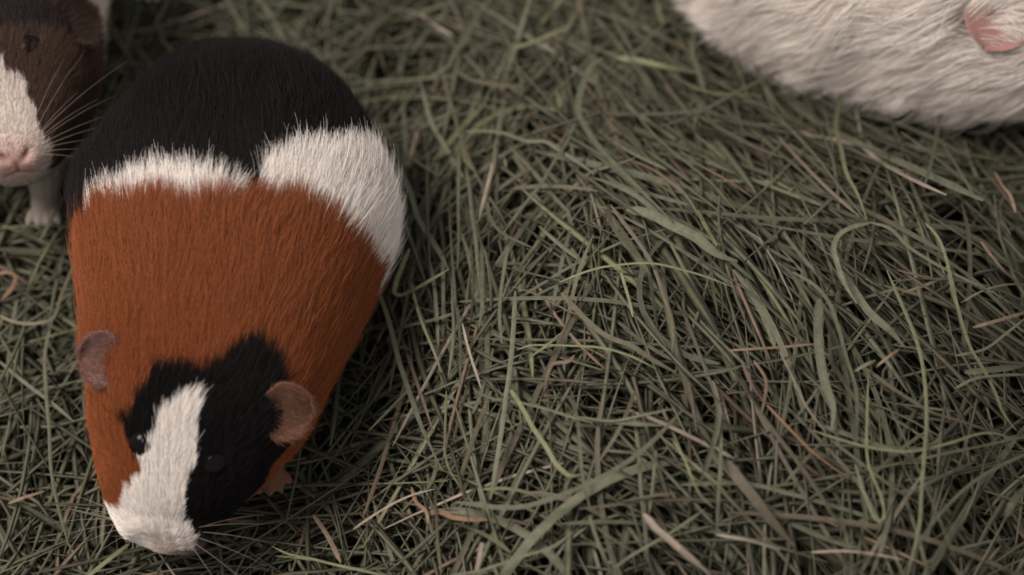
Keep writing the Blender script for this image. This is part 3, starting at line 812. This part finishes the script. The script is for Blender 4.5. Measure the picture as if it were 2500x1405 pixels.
# stalks and blades that stand out: colour, width in px, lift in mm, shape word, path
S = [
 ('b', 9, 2, '', [(1075,150),(1086,200),(1105,264),(1124,334),(1156,411),(1188,472),(1220,520),(1236,552)]),
 ('b', 7, 6, '', [(932,362),(960,348),(1010,325),(1050,300),(1085,280),(1120,270)]),
 ('p', 9, 2, '', [(1018,322),(1010,350),(1002,385),(985,415)]),
 ('g', 13, 2, '', [(930,355),(950,385),(982,425),(1005,480),(1020,530),(1050,580),(1075,620),(1095,660)]),
 ('b', 7, 3, '', [(980,355),(1005,385),(1040,410),(1075,430)]),
 ('g', 8, 3, '', [(1121,370),(1120,430),(1119,500),(1120,570),(1118,640),(1117,660)]),
 ('g', 7, 2, '', [(1100,440),(1098,500),(1100,560),(1105,640),(1110,700),(1112,800)]),
 ('g', 10, 2, '', [(1138,410),(1147,465),(1152,520),(1160,570),(1166,640),(1175,720)]),
 ('w', 10, 3, 'short pale', [(1203,400),(1197,430),(1188,465),(1170,535)]),
 ('g', 8, 5, 'long arc-shaped', [(1412,280),(1385,345),(1350,400),(1320,450),(1280,500),(1250,540),(1230,570)]),
 ('g', 12, 4, 'split-ended', [(1185,475),(1200,540),(1220,565),(1260,588),(1300,605)]),
 ('g', 10, 3, '', [(1135,320),(1190,320),(1230,325),(1290,345),(1330,345),(1370,370),(1410,395),(1450,425)]),
 ('b', 11, 0, '', [(1245,460),(1330,455),(1400,458),(1460,467)]),
 ('b', 8, 1, '', [(1215,465),(1250,440),(1300,415)]),
 ('y', 14, 3, 'husk', [(1358,222),(1366,250),(1360,266),(1340,266)]),
 ('g', 18, 6, 'broad curled', [(1472,143),(1450,153),(1430,190),(1415,235),(1412,275),(1425,302),(1455,350),(1500,400),(1550,450),(1600,500),(1640,540)]),
 ('y', 14, 6, 'flat pale', [(1505,140),(1560,148),(1600,157),(1650,168),(1695,178)]),
 ('y', 9, 5, '', [(1605,160),(1660,195),(1720,222),(1790,230),(1862,234)]),
 ('g', 8, 7, '', [(1935,155),(1870,190),(1800,225),(1740,258),(1700,280),(1610,310)]),
 ('y', 5, 4, 'crooked', [(1788,235),(1795,260),(1805,285),(1815,320),(1870,350),(1890,370)]),
 ('g', 7, 4, '', [(1780,60),(1785,100),(1795,130),(1800,160),(1815,190)]),
 ('b', 10, 4, '', [(1815,110),(1845,160),(1870,210),(1900,260),(1930,290)]),
 ('p', 9, 3, '', [(1656,363),(1704,401),(1768,436),(1836,481)]),
 ('y', 11, 4, 'short yellow-green', [(1705,512),(1715,540),(1735,575),(1750,600)]),
 ('b', 9, 3, '', [(1405,415),(1450,445),(1490,475),(1540,510),(1570,530)]),
 ('g', 9, 3, '', [(1475,190),(1510,225),(1540,260),(1580,310),(1620,350),(1680,400),(1740,450),(1800,520)]),
 ('b', 10, 4, 'long wavy', [(1490,500),(1520,540),(1550,580),(1590,640),(1620,720),(1640,780),(1645,820),(1640,870)]),
 ('g', 27, 2, 'broad flat', [(1530,510),(1580,520),(1640,550),(1700,580),(1750,620),(1800,640)]),
 ('y', 8, 7, 'long arching', [(1365,690),(1400,675),(1460,655),(1530,645),(1590,643),(1650,655),(1720,675),(1790,702)]),
 ('y', 8, 4, '', [(1510,645),(1520,680),(1535,730),(1545,775)]),
 ('b', 11, 3, '', [(1485,500),(1490,540),(1510,575),(1540,615)]),
 ('p', 8, 5, 'straight', [(1780,856),(1830,853),(1880,850),(1930,846),(1990,840)]),
 ('b', 13, 3, 'thick twisted', [(1260,695),(1330,725),(1370,715),(1400,748),(1432,782),(1480,820),(1544,846),(1592,878),(1650,910)][2:]),
 ('b', 9, 1, '', [(1250,700),(1300,715),(1360,745),(1400,765),(1440,770)]),
 ('p', 9, 3, 'kinked', [(1402,868),(1393,880),(1348,892),(1338,915),(1328,960)]),
 ('y', 7, 4, '', [(1255,858),(1290,845),(1340,843),(1400,845),(1470,850),(1540,870),(1600,900)]),
 ('y', 7, 3, '', [(1295,872),(1340,840),(1375,810)]),
 ('g', 14, 6, 'long tapering', [(920,700),(937,745),(957,812),(975,885),(1000,960),(1030,1045),(1060,1110),(1080,1150)]),
 ('y', 12, 6, 'sharply bent', [(1000,608),(980,655),(965,700),(963,716),(972,721),(1005,710),(1050,685),(1095,658)]),
 ('y', 8, 6, 'short upright', [(1005,692),(1015,740),(1035,800),(1060,860),(1078,910)]),
 ('g', 12, 4, '', [(960,815),(985,800),(1030,788),(1080,775),(1115,762)]),
 ('d', 16, 2, 'curled brown', [(962,812),(952,835),(962,850),(990,848),(1008,862)]),
 ('g', 9, 1, '', [(1050,640),(1060,700),(1067,790),(1070,860)]),
 ('g', 9, 1, '', [(1080,620),(1082,720),(1082,820)]),
 ('g', 9, 2, '', [(1105,660),(1105,740),(1108,800),(1105,850),(1095,920)]),
 ('g', 9, 2, '', [(1175,600),(1178,680),(1176,760),(1170,800)]),
 ('g', 8, 3, '', [(1185,610),(1197,690),(1199,760)]),
 ('b', 8, 1, '', [(1150,600),(1155,700),(1150,790)]),
 ('g', 9, 2, '', [(1240,600),(1230,660),(1222,720),(1220,790),(1226,840)]),
 ('g', 12, 4, 'long straight', [(1258,710),(1255,780),(1250,850),(1245,900),(1235,970),(1225,1050),(1213,1125),(1198,1220)]),
 ('w', 7, 4, 'frayed', [(1128,790),(1140,840),(1155,890),(1165,920),(1175,950)]),
 ('g', 8, 3, '', [(1155,950),(1190,970),(1250,980),(1320,995),(1400,1020),(1470,1035)]),
 ('y', 12, 5, '', [(1240,943),(1268,985),(1303,1048),(1332,1090),(1364,1141),(1393,1163),(1420,1160)]),
 ('y', 7, 4, 'thin crooked', [(1090,955),(1087,1050),(1087,1110),(1097,1147),(1122,1186),(1154,1227),(1180,1260)]),
 ('w', 7, 4, '', [(862,1293),(910,1260),(960,1230),(1010,1208),(1060,1195)]),
 ('o', 13, 2, '', [(1040,1256),(1075,1251),(1100,1262),(1140,1268),(1190,1270)]),
 ('o', 9, 3, '', [(1005,1190),(1015,1225),(1040,1250),(1045,1280)]),
 ('g', 12, 8, 'long sickle-shaped', [(1112,1227),(1170,1234),(1218,1240),(1282,1237),(1330,1224),(1400,1198),(1470,1165),(1540,1122),(1588,1083),(1620,1051),(1665,1003)]),
 ('y', 13, 3, '', [(1180,1195),(1240,1194),(1290,1205),(1325,1224)]),
 ('b', 12, 3, '', [(1200,955),(1175,1020),(1150,1090),(1130,1150),(1122,1190)]),
 ('g', 10, 2, '', [(1065,1130),(1060,1160),(1042,1195)]),
 ('g', 8, 3, '', [(1100,1405),(1170,1395),(1230,1375),(1290,1355),(1340,1340),(1400,1300)]),
 ('w', 11, 2, 'short whitish', [(1176,1325),(1168,1370),(1160,1405)]),
 ('b', 8, 3, '', [(1062,1195),(1065,1260),(1068,1320),(1077,1400)]),
 ('w', 17, 7, 'thick pale pink', [(1572,1255),(1600,1290),(1630,1315),(1670,1350),(1700,1375),(1735,1408)]),
 ('g', 9, 4, '', [(1440,1260),(1455,1310),(1475,1360),(1500,1410)]),
 ('g', 10, 3, '', [(1395,955),(1410,1030),(1415,1090),(1420,1150),(1430,1200),(1440,1240)]),
 ('g', 9, 2, '', [(1545,1000),(1560,1110),(1565,1200),(1575,1290),(1582,1370)]),
 ('b', 10, 3, '', [(1550,955),(1530,1010),(1500,1070),(1460,1130)]),
 ('g', 8, 2, '', [(1602,1100),(1592,1200),(1585,1255)]),
 ('g', 13, 5, 'gently bowed', [(1740,930),(1755,1020),(1740,1090),(1708,1185)]),
 ('g', 9, 4, '', [(1756,990),(1760,1100),(1755,1200),(1750,1300)]),
 ('b', 26, 3, 'wide tapering', [(1772,1125),(1800,1165),(1840,1215),(1870,1255),(1940,1335)]),
 ('y', 6, 4, 'crooked yellow', [(1640,1070),(1670,1120),(1690,1170),(1710,1210),(1745,1243)]),
 ('y', 6, 5, 'wiry', [(1690,1130),(1720,1155),(1760,1190),(1790,1230),(1830,1275)]),
 ('g', 8, 3, '', [(1480,1405),(1530,1365),(1580,1335),(1640,1300),(1720,1245)]),
 ('b', 9, 3, '', [(1510,1227),(1570,1215),(1650,1205)]),
 ('g', 7, 4, '', [(1410,1018),(1500,1028),(1560,1016),(1645,998)]),
 ('g', 15, 3, '', [(1440,1028),(1520,1033),(1615,1040)]),
 ('b', 8, 2, '', [(1440,1275),(1500,1320),(1560,1360),(1585,1405)]),
 ('w', 7, 4, '', [(1747,1306),(1826,1320),(1905,1344)]),
 ('w', 8, 4, 'slender pale', [(1980,1349),(2077,1347),(2140,1355),(2203,1367)]),
 ('g', 23, 5, 'broad upright', [(2000,730),(1997,800),(2003,880),(2015,940),(2035,1000),(2030,1052)]),
 ('g', 13, 5, 'long drooping', [(1935,664),(1994,702),(2018,730),(2046,800),(2067,877),(2088,946),(2092,1016),(2088,1103),(2088,1150)]),
 ('g', 20, 2, '', [(2050,660),(2085,710),(2120,760),(2180,815),(2212,852)]),
 ('y', 9, 8, 'very long light', [(2165,660),(2200,740),(2230,810),(2250,880),(2260,960),(2262,1040),(2256,1120),(2250,1200),(2245,1280),(2230,1350),(2215,1408)]),
 ('y', 9, 5, 'slender yellow-green', [(2310,650),(2330,720),(2355,810),(2370,850),(2400,900),(2430,960),(2450,1010),(2480,1050)]),
 ('p', 10, 2, '', [(2375,800),(2430,785),(2505,763)]),
 ('g', 7, 5, '', [(2330,870),(2410,850),(2450,820),(2505,776)]),
 ('y', 10, 5, 'short stubby', [(2085,908),(2110,893),(2138,880)]),
 ('p', 8, 3, '', [(2138,898),(2165,875),(2195,853)]),
 ('g', 17, 2, '', [(2010,1040),(2050,1055),(2120,1080),(2200,1105),(2285,1152)]),
 ('y', 8, 6, 'shallow curving', [(1985,1052),(2030,1067),(2110,1090),(2190,1102),(2230,1102),(2310,1085),(2420,1058),(2445,1062),(2505,1102)]),
 ('g', 9, 5, '', [(2330,950),(2380,925),(2430,918),(2505,915)]),
 ('b', 12, 2, '', [(2115,900),(2160,935),(2220,975),(2270,1005),(2350,1030),(2430,1060)]),
 ('g', 16, 1, '', [(2355,910),(2450,900),(2505,893)]),
 ('w', 7, 5, 'fine whitish', [(1900,852),(1935,922),(1970,995),(2018,1058)]),
 ('o', 9, 4, '', [(1872,990),(1925,1045),(1977,1098),(2030,1140),(2090,1178)]),
 ('p', 9, 3, 'wavy', [(1840,880),(1870,930),(1867,975),(1858,1015)]),
 ('p', 9, 2, '', [(1812,885),(1830,930),(1870,988)]),
 ('b', 12, 5, 'long smooth', [(1855,1010),(1905,1075),(1952,1134),(2000,1205),(2042,1275)]),
 ('g', 9, 6, 'long arched', [(2505,1110),(2430,1145),(2365,1187),(2310,1240),(2275,1281),(2235,1345),(2203,1408)]),
 ('y', 7, 5, 'hairpin-bent', [(2088,1134),(2117,1223),(2144,1272),(2153,1274),(2158,1264),(2156,1234),(2120,1134),(2117,1008),(2120,918)]),
 ('b', 8, 3, '', [(2022,1062),(1975,1115),(1915,1182)]),
 ('g', 8, 4, '', [(2023,1069),(2100,1130),(2180,1190),(2242,1229)]),
 ('d', 22, 3, 'wide yellowish', [(2455,1262),(2475,1225),(2502,1190)]),
 ('y', 14, 6, 'upright yellow-green', [(2060,215),(2048,255),(2040,302),(2053,362),(2067,424),(2095,477),(2116,536)]),
 ('g', 14, 6, 'looped', [(2122,545),(2080,555),(2047,575),(2035,605),(2043,640),(2060,690),(2092,742)]),
 ('g', 14, 5, 'long flat', [(2123,543),(2172,557),(2214,599),(2266,634),(2336,672),(2423,714),(2505,766)]),
 ('y', 8, 6, 'bowed yellow', [(2260,545),(2290,580),(2312,640),(2320,670),(2337,740)]),
 ('p', 9, 6, 'pink-tipped', [(2395,590),(2425,630),(2450,660),(2505,705)]),
 ('p', 9, 8, 'crooked pink', [(2430,420),(2445,450),(2465,475),(2480,520)]),
 ('b', 7, 4, '', [(2345,740),(2400,710),(2460,695),(2505,695)]),
 ('g', 9, 3, '', [(1900,285),(1990,380),(2060,470),(2120,545)]),
 ('b', 9, 3, '', [(1900,335),(1960,400),(2030,470),(2100,530)]),
 ('g', 8, 3, '', [(1965,240),(2010,330),(2035,400),(2040,440)]),
 ('g', 11, 6, '', [(2297,260),(2285,340),(2270,410),(2255,460)]),
 ('g', 10, 3, '', [(2300,350),(2350,430),(2395,510)]),
 ('p', 12, 2, '', [(2190,660),(2240,672),(2285,682)]),
 ('p', 10, 1, '', [(2200,716),(2245,702),(2290,684)]),
 ('w', 9, 4, '', [(1020,32),(1060,60),(1105,87)]),
 ('y', 11, 5, 'yellow-tipped', [(1250,120),(1320,95),(1395,62)]),
 ('w', 5, 4, '', [(1322,103),(1345,120),(1367,133)]),
 ('g', 15, 4, '', [(1200,-8),(1162,40),(1140,85),(1110,130),(1090,165),(1050,187)]),
 ('b', 15, 3, '', [(1108,168),(1140,190),(1200,205),(1275,211)]),
 ('b', 6, 4, '', [(1210,45),(1235,90),(1255,140),(1268,180),(1275,235)]),
 ('y', 11, 4, '', [(1603,8),(1612,40),(1620,68)]),
 ('b', 7, 4, '', [(1545,137),(1600,77),(1645,38)]),
 ('g', 13, 3, '', [(1680,90),(1695,140),(1710,190),(1722,228)]),
 ('o', 11, 8, 'folded', [(-8,667),(28,668),(38,674),(36,690),(5,732)]),
 ('b', 8, 4, '', [(-8,768),(30,785),(90,790),(125,780),(150,720),(182,640)]),
 ('g', 9, 3, '', [(128,778),(110,860),(112,950),(120,1050),(125,1150),(140,1230),(168,1335)]),
 ('y', 11, 4, 'stout light', [(316,1328),(262,1370),(212,1410)]),
 ('b', 9, 6, '', [(166,458),(140,510),(112,560),(95,592)]),
 ('g', 9, 3, '', [(-8,558),(60,552),(120,551),(178,556)]),
 ('y', 8, 4, 'forked seed-head', [(665,1335),(700,1352),(760,1365),(820,1380),(880,1393),(945,1408)]),
 ('y', 6, 3, '', [(672,1358),(715,1362),(770,1370),(830,1384)]),
 ('p', 12, 2, '', [(765,1258),(800,1310),(832,1375)]),
 ('p', 9, 2, '', [(20,1230),(60,1215),(110,1200)]),
 ('g', 9, 2, '', [(-5,880),(60,935),(120,980),(180,1030)]),
]


def zone(px, py):
    if px < 330 and py < 640: return "under the brown guinea pig's chin"
    if px < 330: return "beside the tricolour pig's orange cheek"
    if px < 700 and py > 1000: return "below the tricolour pig's chin"
    if px < 1010 and py > 780: return "by the tricolour pig's fore paw"
    if px < 1190 and 150 < py < 520: return "beside the tricolour pig's black rump"
    if px < 1190 and py < 980: return "beside the tricolour pig's white flank"
    if py < 330 and px > 1700: return 'close to the white guinea pig'
    if py < 320: return 'between black rump and white pig'
    if px > 2180 and py < 760: return 'in the hollow below white pig'
    if py < 720: return "on the mound's slope facing white pig"
    if px < 1500: return 'on the tangled mound near tricolour pig'
    if py < 1050: return "on the hay mound's crest"
    return "on the hay mound's outer foot"


CW = {'g': 'grey-green', 'b': 'brownish', 'p': 'pinkish', 'y': 'yellow-green', 'w': 'pale straw', 'd': 'dull olive', 'o': 'orange-tan'}


def strand_look(P, w):
    """length, bend and width words read off the strand itself"""
    d = np.diff(P, axis=0); L = np.linalg.norm(d, axis=1).sum(); ch = np.linalg.norm(P[-1] - P[0]) / L
    a = 'short' if L < 0.045 else 'long' if L > 0.095 else ''
    b_ = 'straight' if ch > 0.992 else 'bowed' if ch > 0.96 else 'curved'
    c_ = 'hair-thin hay stalk' if w < 0.00115 else 'slender hay stalk' if w < 0.0015 else 'hay stalk' if w < 0.0021 else 'flat hay strand' if w < 0.003 else 'broad flat hay strand'
    return a, b_, c_


def streaks(r, n, col):
    """each of the four long edges of a strand keeps its own shade of dry fibre"""
    e = r.uniform(0.72, 1.18, 4); e[1] += 0.1
    v = 1 + 0.10 * np.cumsum(r.normal(size=n)) / math.sqrt(n)
    return np.clip(col[:, None] * e[None, :, None] * v[:, None, None], 0.01, 0.9).reshape(-1, 3)


def lone_strand(c, w, lift, word, pts, seed):
    r = np.random.default_rng(seed)
    n = 8 + 3 * len(pts)
    p2 = resample(pts, n)
    z0 = lift * 0.001 + 0.003
    k = np.linspace(0, 1, n)
    lf = z0 + 0.003 * np.sin(k * math.pi) + 0.0008 * np.sin(k * 9 + seed)
    P = on_hay(p2[:, 0], p2[:, 1], lf)
    # stalks are stiff: smooth the height along them
    for _ in range(6 + 2 * len(pts)):
        P[1:-1, 2] = np.maximum((P[:-2, 2] + 2 * P[1:-1, 2] + P[2:, 2]) / 4, hay_height(P[1:-1, 0], P[1:-1, 1]) + z0 * 0.5)
    P = at(p2[:, 0], p2[:, 1], P[:, 2])
    dep = project(P)[:, 2]
    wm = w * 0.75 / F_PX
    W = w * dep / F_PX * taper(n, 0.10, 0.16 if w < 14 else 0.35)
    V, Fq = ribbon(P, W, r.uniform(-0.3, 0.5), r.uniform(-0.8, 0.8), 0.16 if w < 10 else 0.07, r.uniform(0.05, 0.3))
    col = HC[c] * r.uniform(1.0, 1.2)
    tip = HC['y' if r.random() < 0.3 else c]
    colv = streaks(r, n, col[None] * (1 - 0.25 * (k**3)[:, None]) + tip[None] * 0.25 * (k**3)[:, None])
    o = mesh_obj('hay_stalk' if w < 13 else 'hay_strand', V - P[0], Fq, M_HAY, colors=colv, smooth=False)
    o.location = P[0]
    zn = zone(np.mean(p2[:, 0]), np.mean(p2[:, 1]))
    a, b_, kind = strand_look(P, w * 0.8 / F_PX)
    if word:
        cc = '' if any(x in word for x in ('yellow', 'pink', 'whitish', 'brown', 'pale')) else CW[c] + ' '
        lab = f'{word} {cc}hay {"stalk" if w < 13 else "strand"} {zn}'
        grp = f'hay lying {zn}'
    else:
        lab = ' '.join(x for x in (a, b_, CW[c], kind, zn) if x)
        grp = ' '.join(x for x in (a, b_, CW[c], kind + 's', zn) if x)
    tag(o, lab, 'hay', grp)
    return o


for i, s in enumerate(S):
    lone_strand(*s, seed=100 + i)


def flow(px, py):
    """main lie of the hay (angle in the ground plane) and its spread, from a few anchor places"""
    A = [(1080, 600, 92, 14), (1130, 850, 95, 20), (1250, 450, 70, 40), (1500, 350, 118, 18), (1750, 500, 124, 14), (1700, 800, 112, 18), (1950, 550, 124, 14),
         (2000, 850, 108, 22), (1900, 1150, 122, 28), (1400, 900, 150, 55), (1250, 1150, 100, 45), (1500, 1200, 60, 50), (1700, 1350, 120, 50), (2300, 900, 135, 45), (2300, 1250, 60, 50),
         (2400, 500, 150, 55), (1100, 100, 60, 45), (1450, 80, 120, 40), (700, 1250, 30, 60), (100, 1000, 90, 55), (300, 60, 35, 40), (800, 50, 30, 50), (2300, 350, 120, 45)]
    A = np.array(A, float)
    d = ((A[:, 0] - px) ** 2 + (A[:, 1] - py) ** 2) / 190.0**2
    w = np.exp(-d) + 1e-6
    i = np.random.default_rng(int(px * 7 + py * 13) & 0xffff).choice(len(A), p=w / w.sum())
    return A[i, 2], A[i, 3]


def make_bundles(count):
    r = np.random.default_rng(55)
    out = []
    while len(out) < count:
        x, y = r.uniform(-0.25, 0.25), r.uniform(-0.14, 0.20)
        q = project([x, y, float(hay_height(x, y))])
        if not (-200 < q[0] < 2700 and -150 < q[1] < 1550): continue
        an, sp = flow(q[0], q[1])
        out.append((x, y, an + sp * r.normal()))
    return out


BUNDLES = make_bundles(150)


def random_strand(r, depth_bias, top=False, margin=0.0015, outer=False):
    """a strand of hay lying in the bed; returns centre line and widths or None"""
    while True:
        if outer:                                           # the bed goes on beyond the picture
            x, y = r.uniform(-0.45, 0.45), r.uniform(-0.33, 0.43)
            q = project([x, y, float(hay_height(x, y))])
            if -200 < q[0] < 2700 and -150 < q[1] < 1550: continue
            break
        x, y = r.uniform(-0.27, 0.27), r.uniform(-0.16, 0.22)
        if not top and r.random() < 0.5: x, y = r.uniform(-0.23, 0.23), r.uniform(-0.125, 0.18)
        q = project([x, y, float(hay_height(x, y))])
        if -250 < q[0] < 2750 and -200 < q[1] < 1600: break
    an, sp = flow(q[0], q[1])
    if outer: sp = 60
    elif r.random() < 0.62:
        bx, by, an = BUNDLES[r.integers(len(BUNDLES))]
        ca, sa = math.cos(math.radians(an)), math.sin(math.radians(an))
        u_, v_ = r.normal() * 0.022, r.normal() * 0.008
        x, y = bx + ca * u_ - sa * v_, by + sa * u_ + ca * v_
        q = project([x, y, float(hay_height(x, y))]); sp = 6
    a = math.radians(an + sp * r.normal())
    L = r.uniform(0.06, 0.16) if r.random() < 0.75 else r.uniform(0.02, 0.06)
    n = 9
    k = np.linspace(-0.5, 0.5, n)
    bend = r.normal() * 0.40
    if r.random() < 0.10: bend *= 3.5
    ang = a + bend * k + (0.45 * r.normal() * (k > r.uniform(-0.3, 0.3)) if r.random() < 0.3 else 0)
    st = np.stack([np.cos(ang), np.sin(ang)], -1) * L / (n - 1)
    xy = np.cumsum(st, 0); xy = xy - xy[n // 2] + [x, y]
    h = hay_height(xy[:, 0], xy[:, 1])
    dep = depth_bias(r)
    tilt = r.normal() * 0.12
    base = np.polyval(np.polyfit(k, h, 2), k)
    z = 0.7 * base + 0.3 * h - dep + tilt * k * L + 0.004 * r.normal() * (k**2 - 0.08) * 4 * (L / 0.1)
    z = np.maximum(z, -0.024)
    P = np.c_[xy, z]
    if not clear_of_animals(P, margin): return None
    u = r.random()
    w = r.uniform(0.0009, 0.0016) if u < 0.64 else (r.uniform(0.0015, 0.0024) if u < 0.93 else r.uniform(0.0024, 0.0040))
    return P, w, q


def strand_colour(r):
    u = r.random()
    c = 'g' if u < 0.56 else 'b' if u < 0.80 else 'd' if u < 0.91 else 'y' if u < 0.955 else 'p' if u < 0.988 else 'w'
    return c, HC[c] * r.uniform(0.75, 1.15)


def build_loose_hay(count):
    r = np.random.default_rng(77)
    VV, FF, CC = [], [], []
    off = 0; made = 0
    while made < count:
        res = random_strand(r, lambda r: r.exponential(0.0125) + 0.0015, outer=made > count - 5000)
        if res is None: made += 0.3; continue
        P, w, q = res
        c, col = strand_colour(r)
        if c in 'bpw': w = min(w, 0.0021)
        V, Fq = ribbon(P, w * taper(len(P), 0.12, 0.25), r.uniform(-0.7, 0.7), r.normal() * 0.8, 0.15 if w < 0.0015 else 0.07, r.uniform(0, 0.35))
        VV.append(V); FF.append(Fq + off); off += len(V)
        CC.append(streaks(r, len(P), np.repeat(col[None], len(P), 0))); made += 1
    o = mesh_obj('loose_hay', np.concatenate(VV), np.concatenate(FF), M_HAY, colors=np.concatenate(CC), smooth=False)
    tag(o, 'tangled mass of dry grey-green hay bedding all around the guinea pigs', 'hay', kind='stuff')


def build_top_strands(count):
    """more single stalks on top of the heap, where the photograph shows them one by one"""
    r = np.random.default_rng(88)
    made = 0; tries = 0
    while made < count and tries < 6000:
        tries += 1
        res = random_strand(r, lambda r: -0.001 + 0.002 * r.random(), top=True, margin=0.014)
        if res is None: continue
        P, w, q = res
        if not (900 < q[0] < 2480 and 30 < q[1] < 1390): continue
        if len(P) and not np.all(project(P)[:, 0] > 880): continue
        P2 = resample(P, 14)
        c, col = strand_colour(r)
        if c in 'bpw': w = min(w, 0.0021)
        V, Fq = ribbon(P2, w * taper(14, 0.1, 0.2), r.uniform(-0.5, 0.5), r.normal() * 0.6, 0.15 if w < 0.0015 else 0.07, r.uniform(0, 0.3))
        o = mesh_obj('hay_stalk' if w < 0.0021 else 'hay_strand', V - P2[0], Fq, M_HAY, colors=streaks(r, 14, np.repeat(col[None], 14, 0)), smooth=False)
        o.location = P2[0]
        a, b_, kind = strand_look(P2, w)
        zn = zone(q[0], q[1])
        tag(o, ' '.join(x for x in (a, b_, CW[c], kind, zn) if x), 'hay', ' '.join(x for x in (a, b_, CW[c], kind + 's', zn) if x))
        made += 1


build_top_strands(300 - len(S))
build_loose_hay(10600)
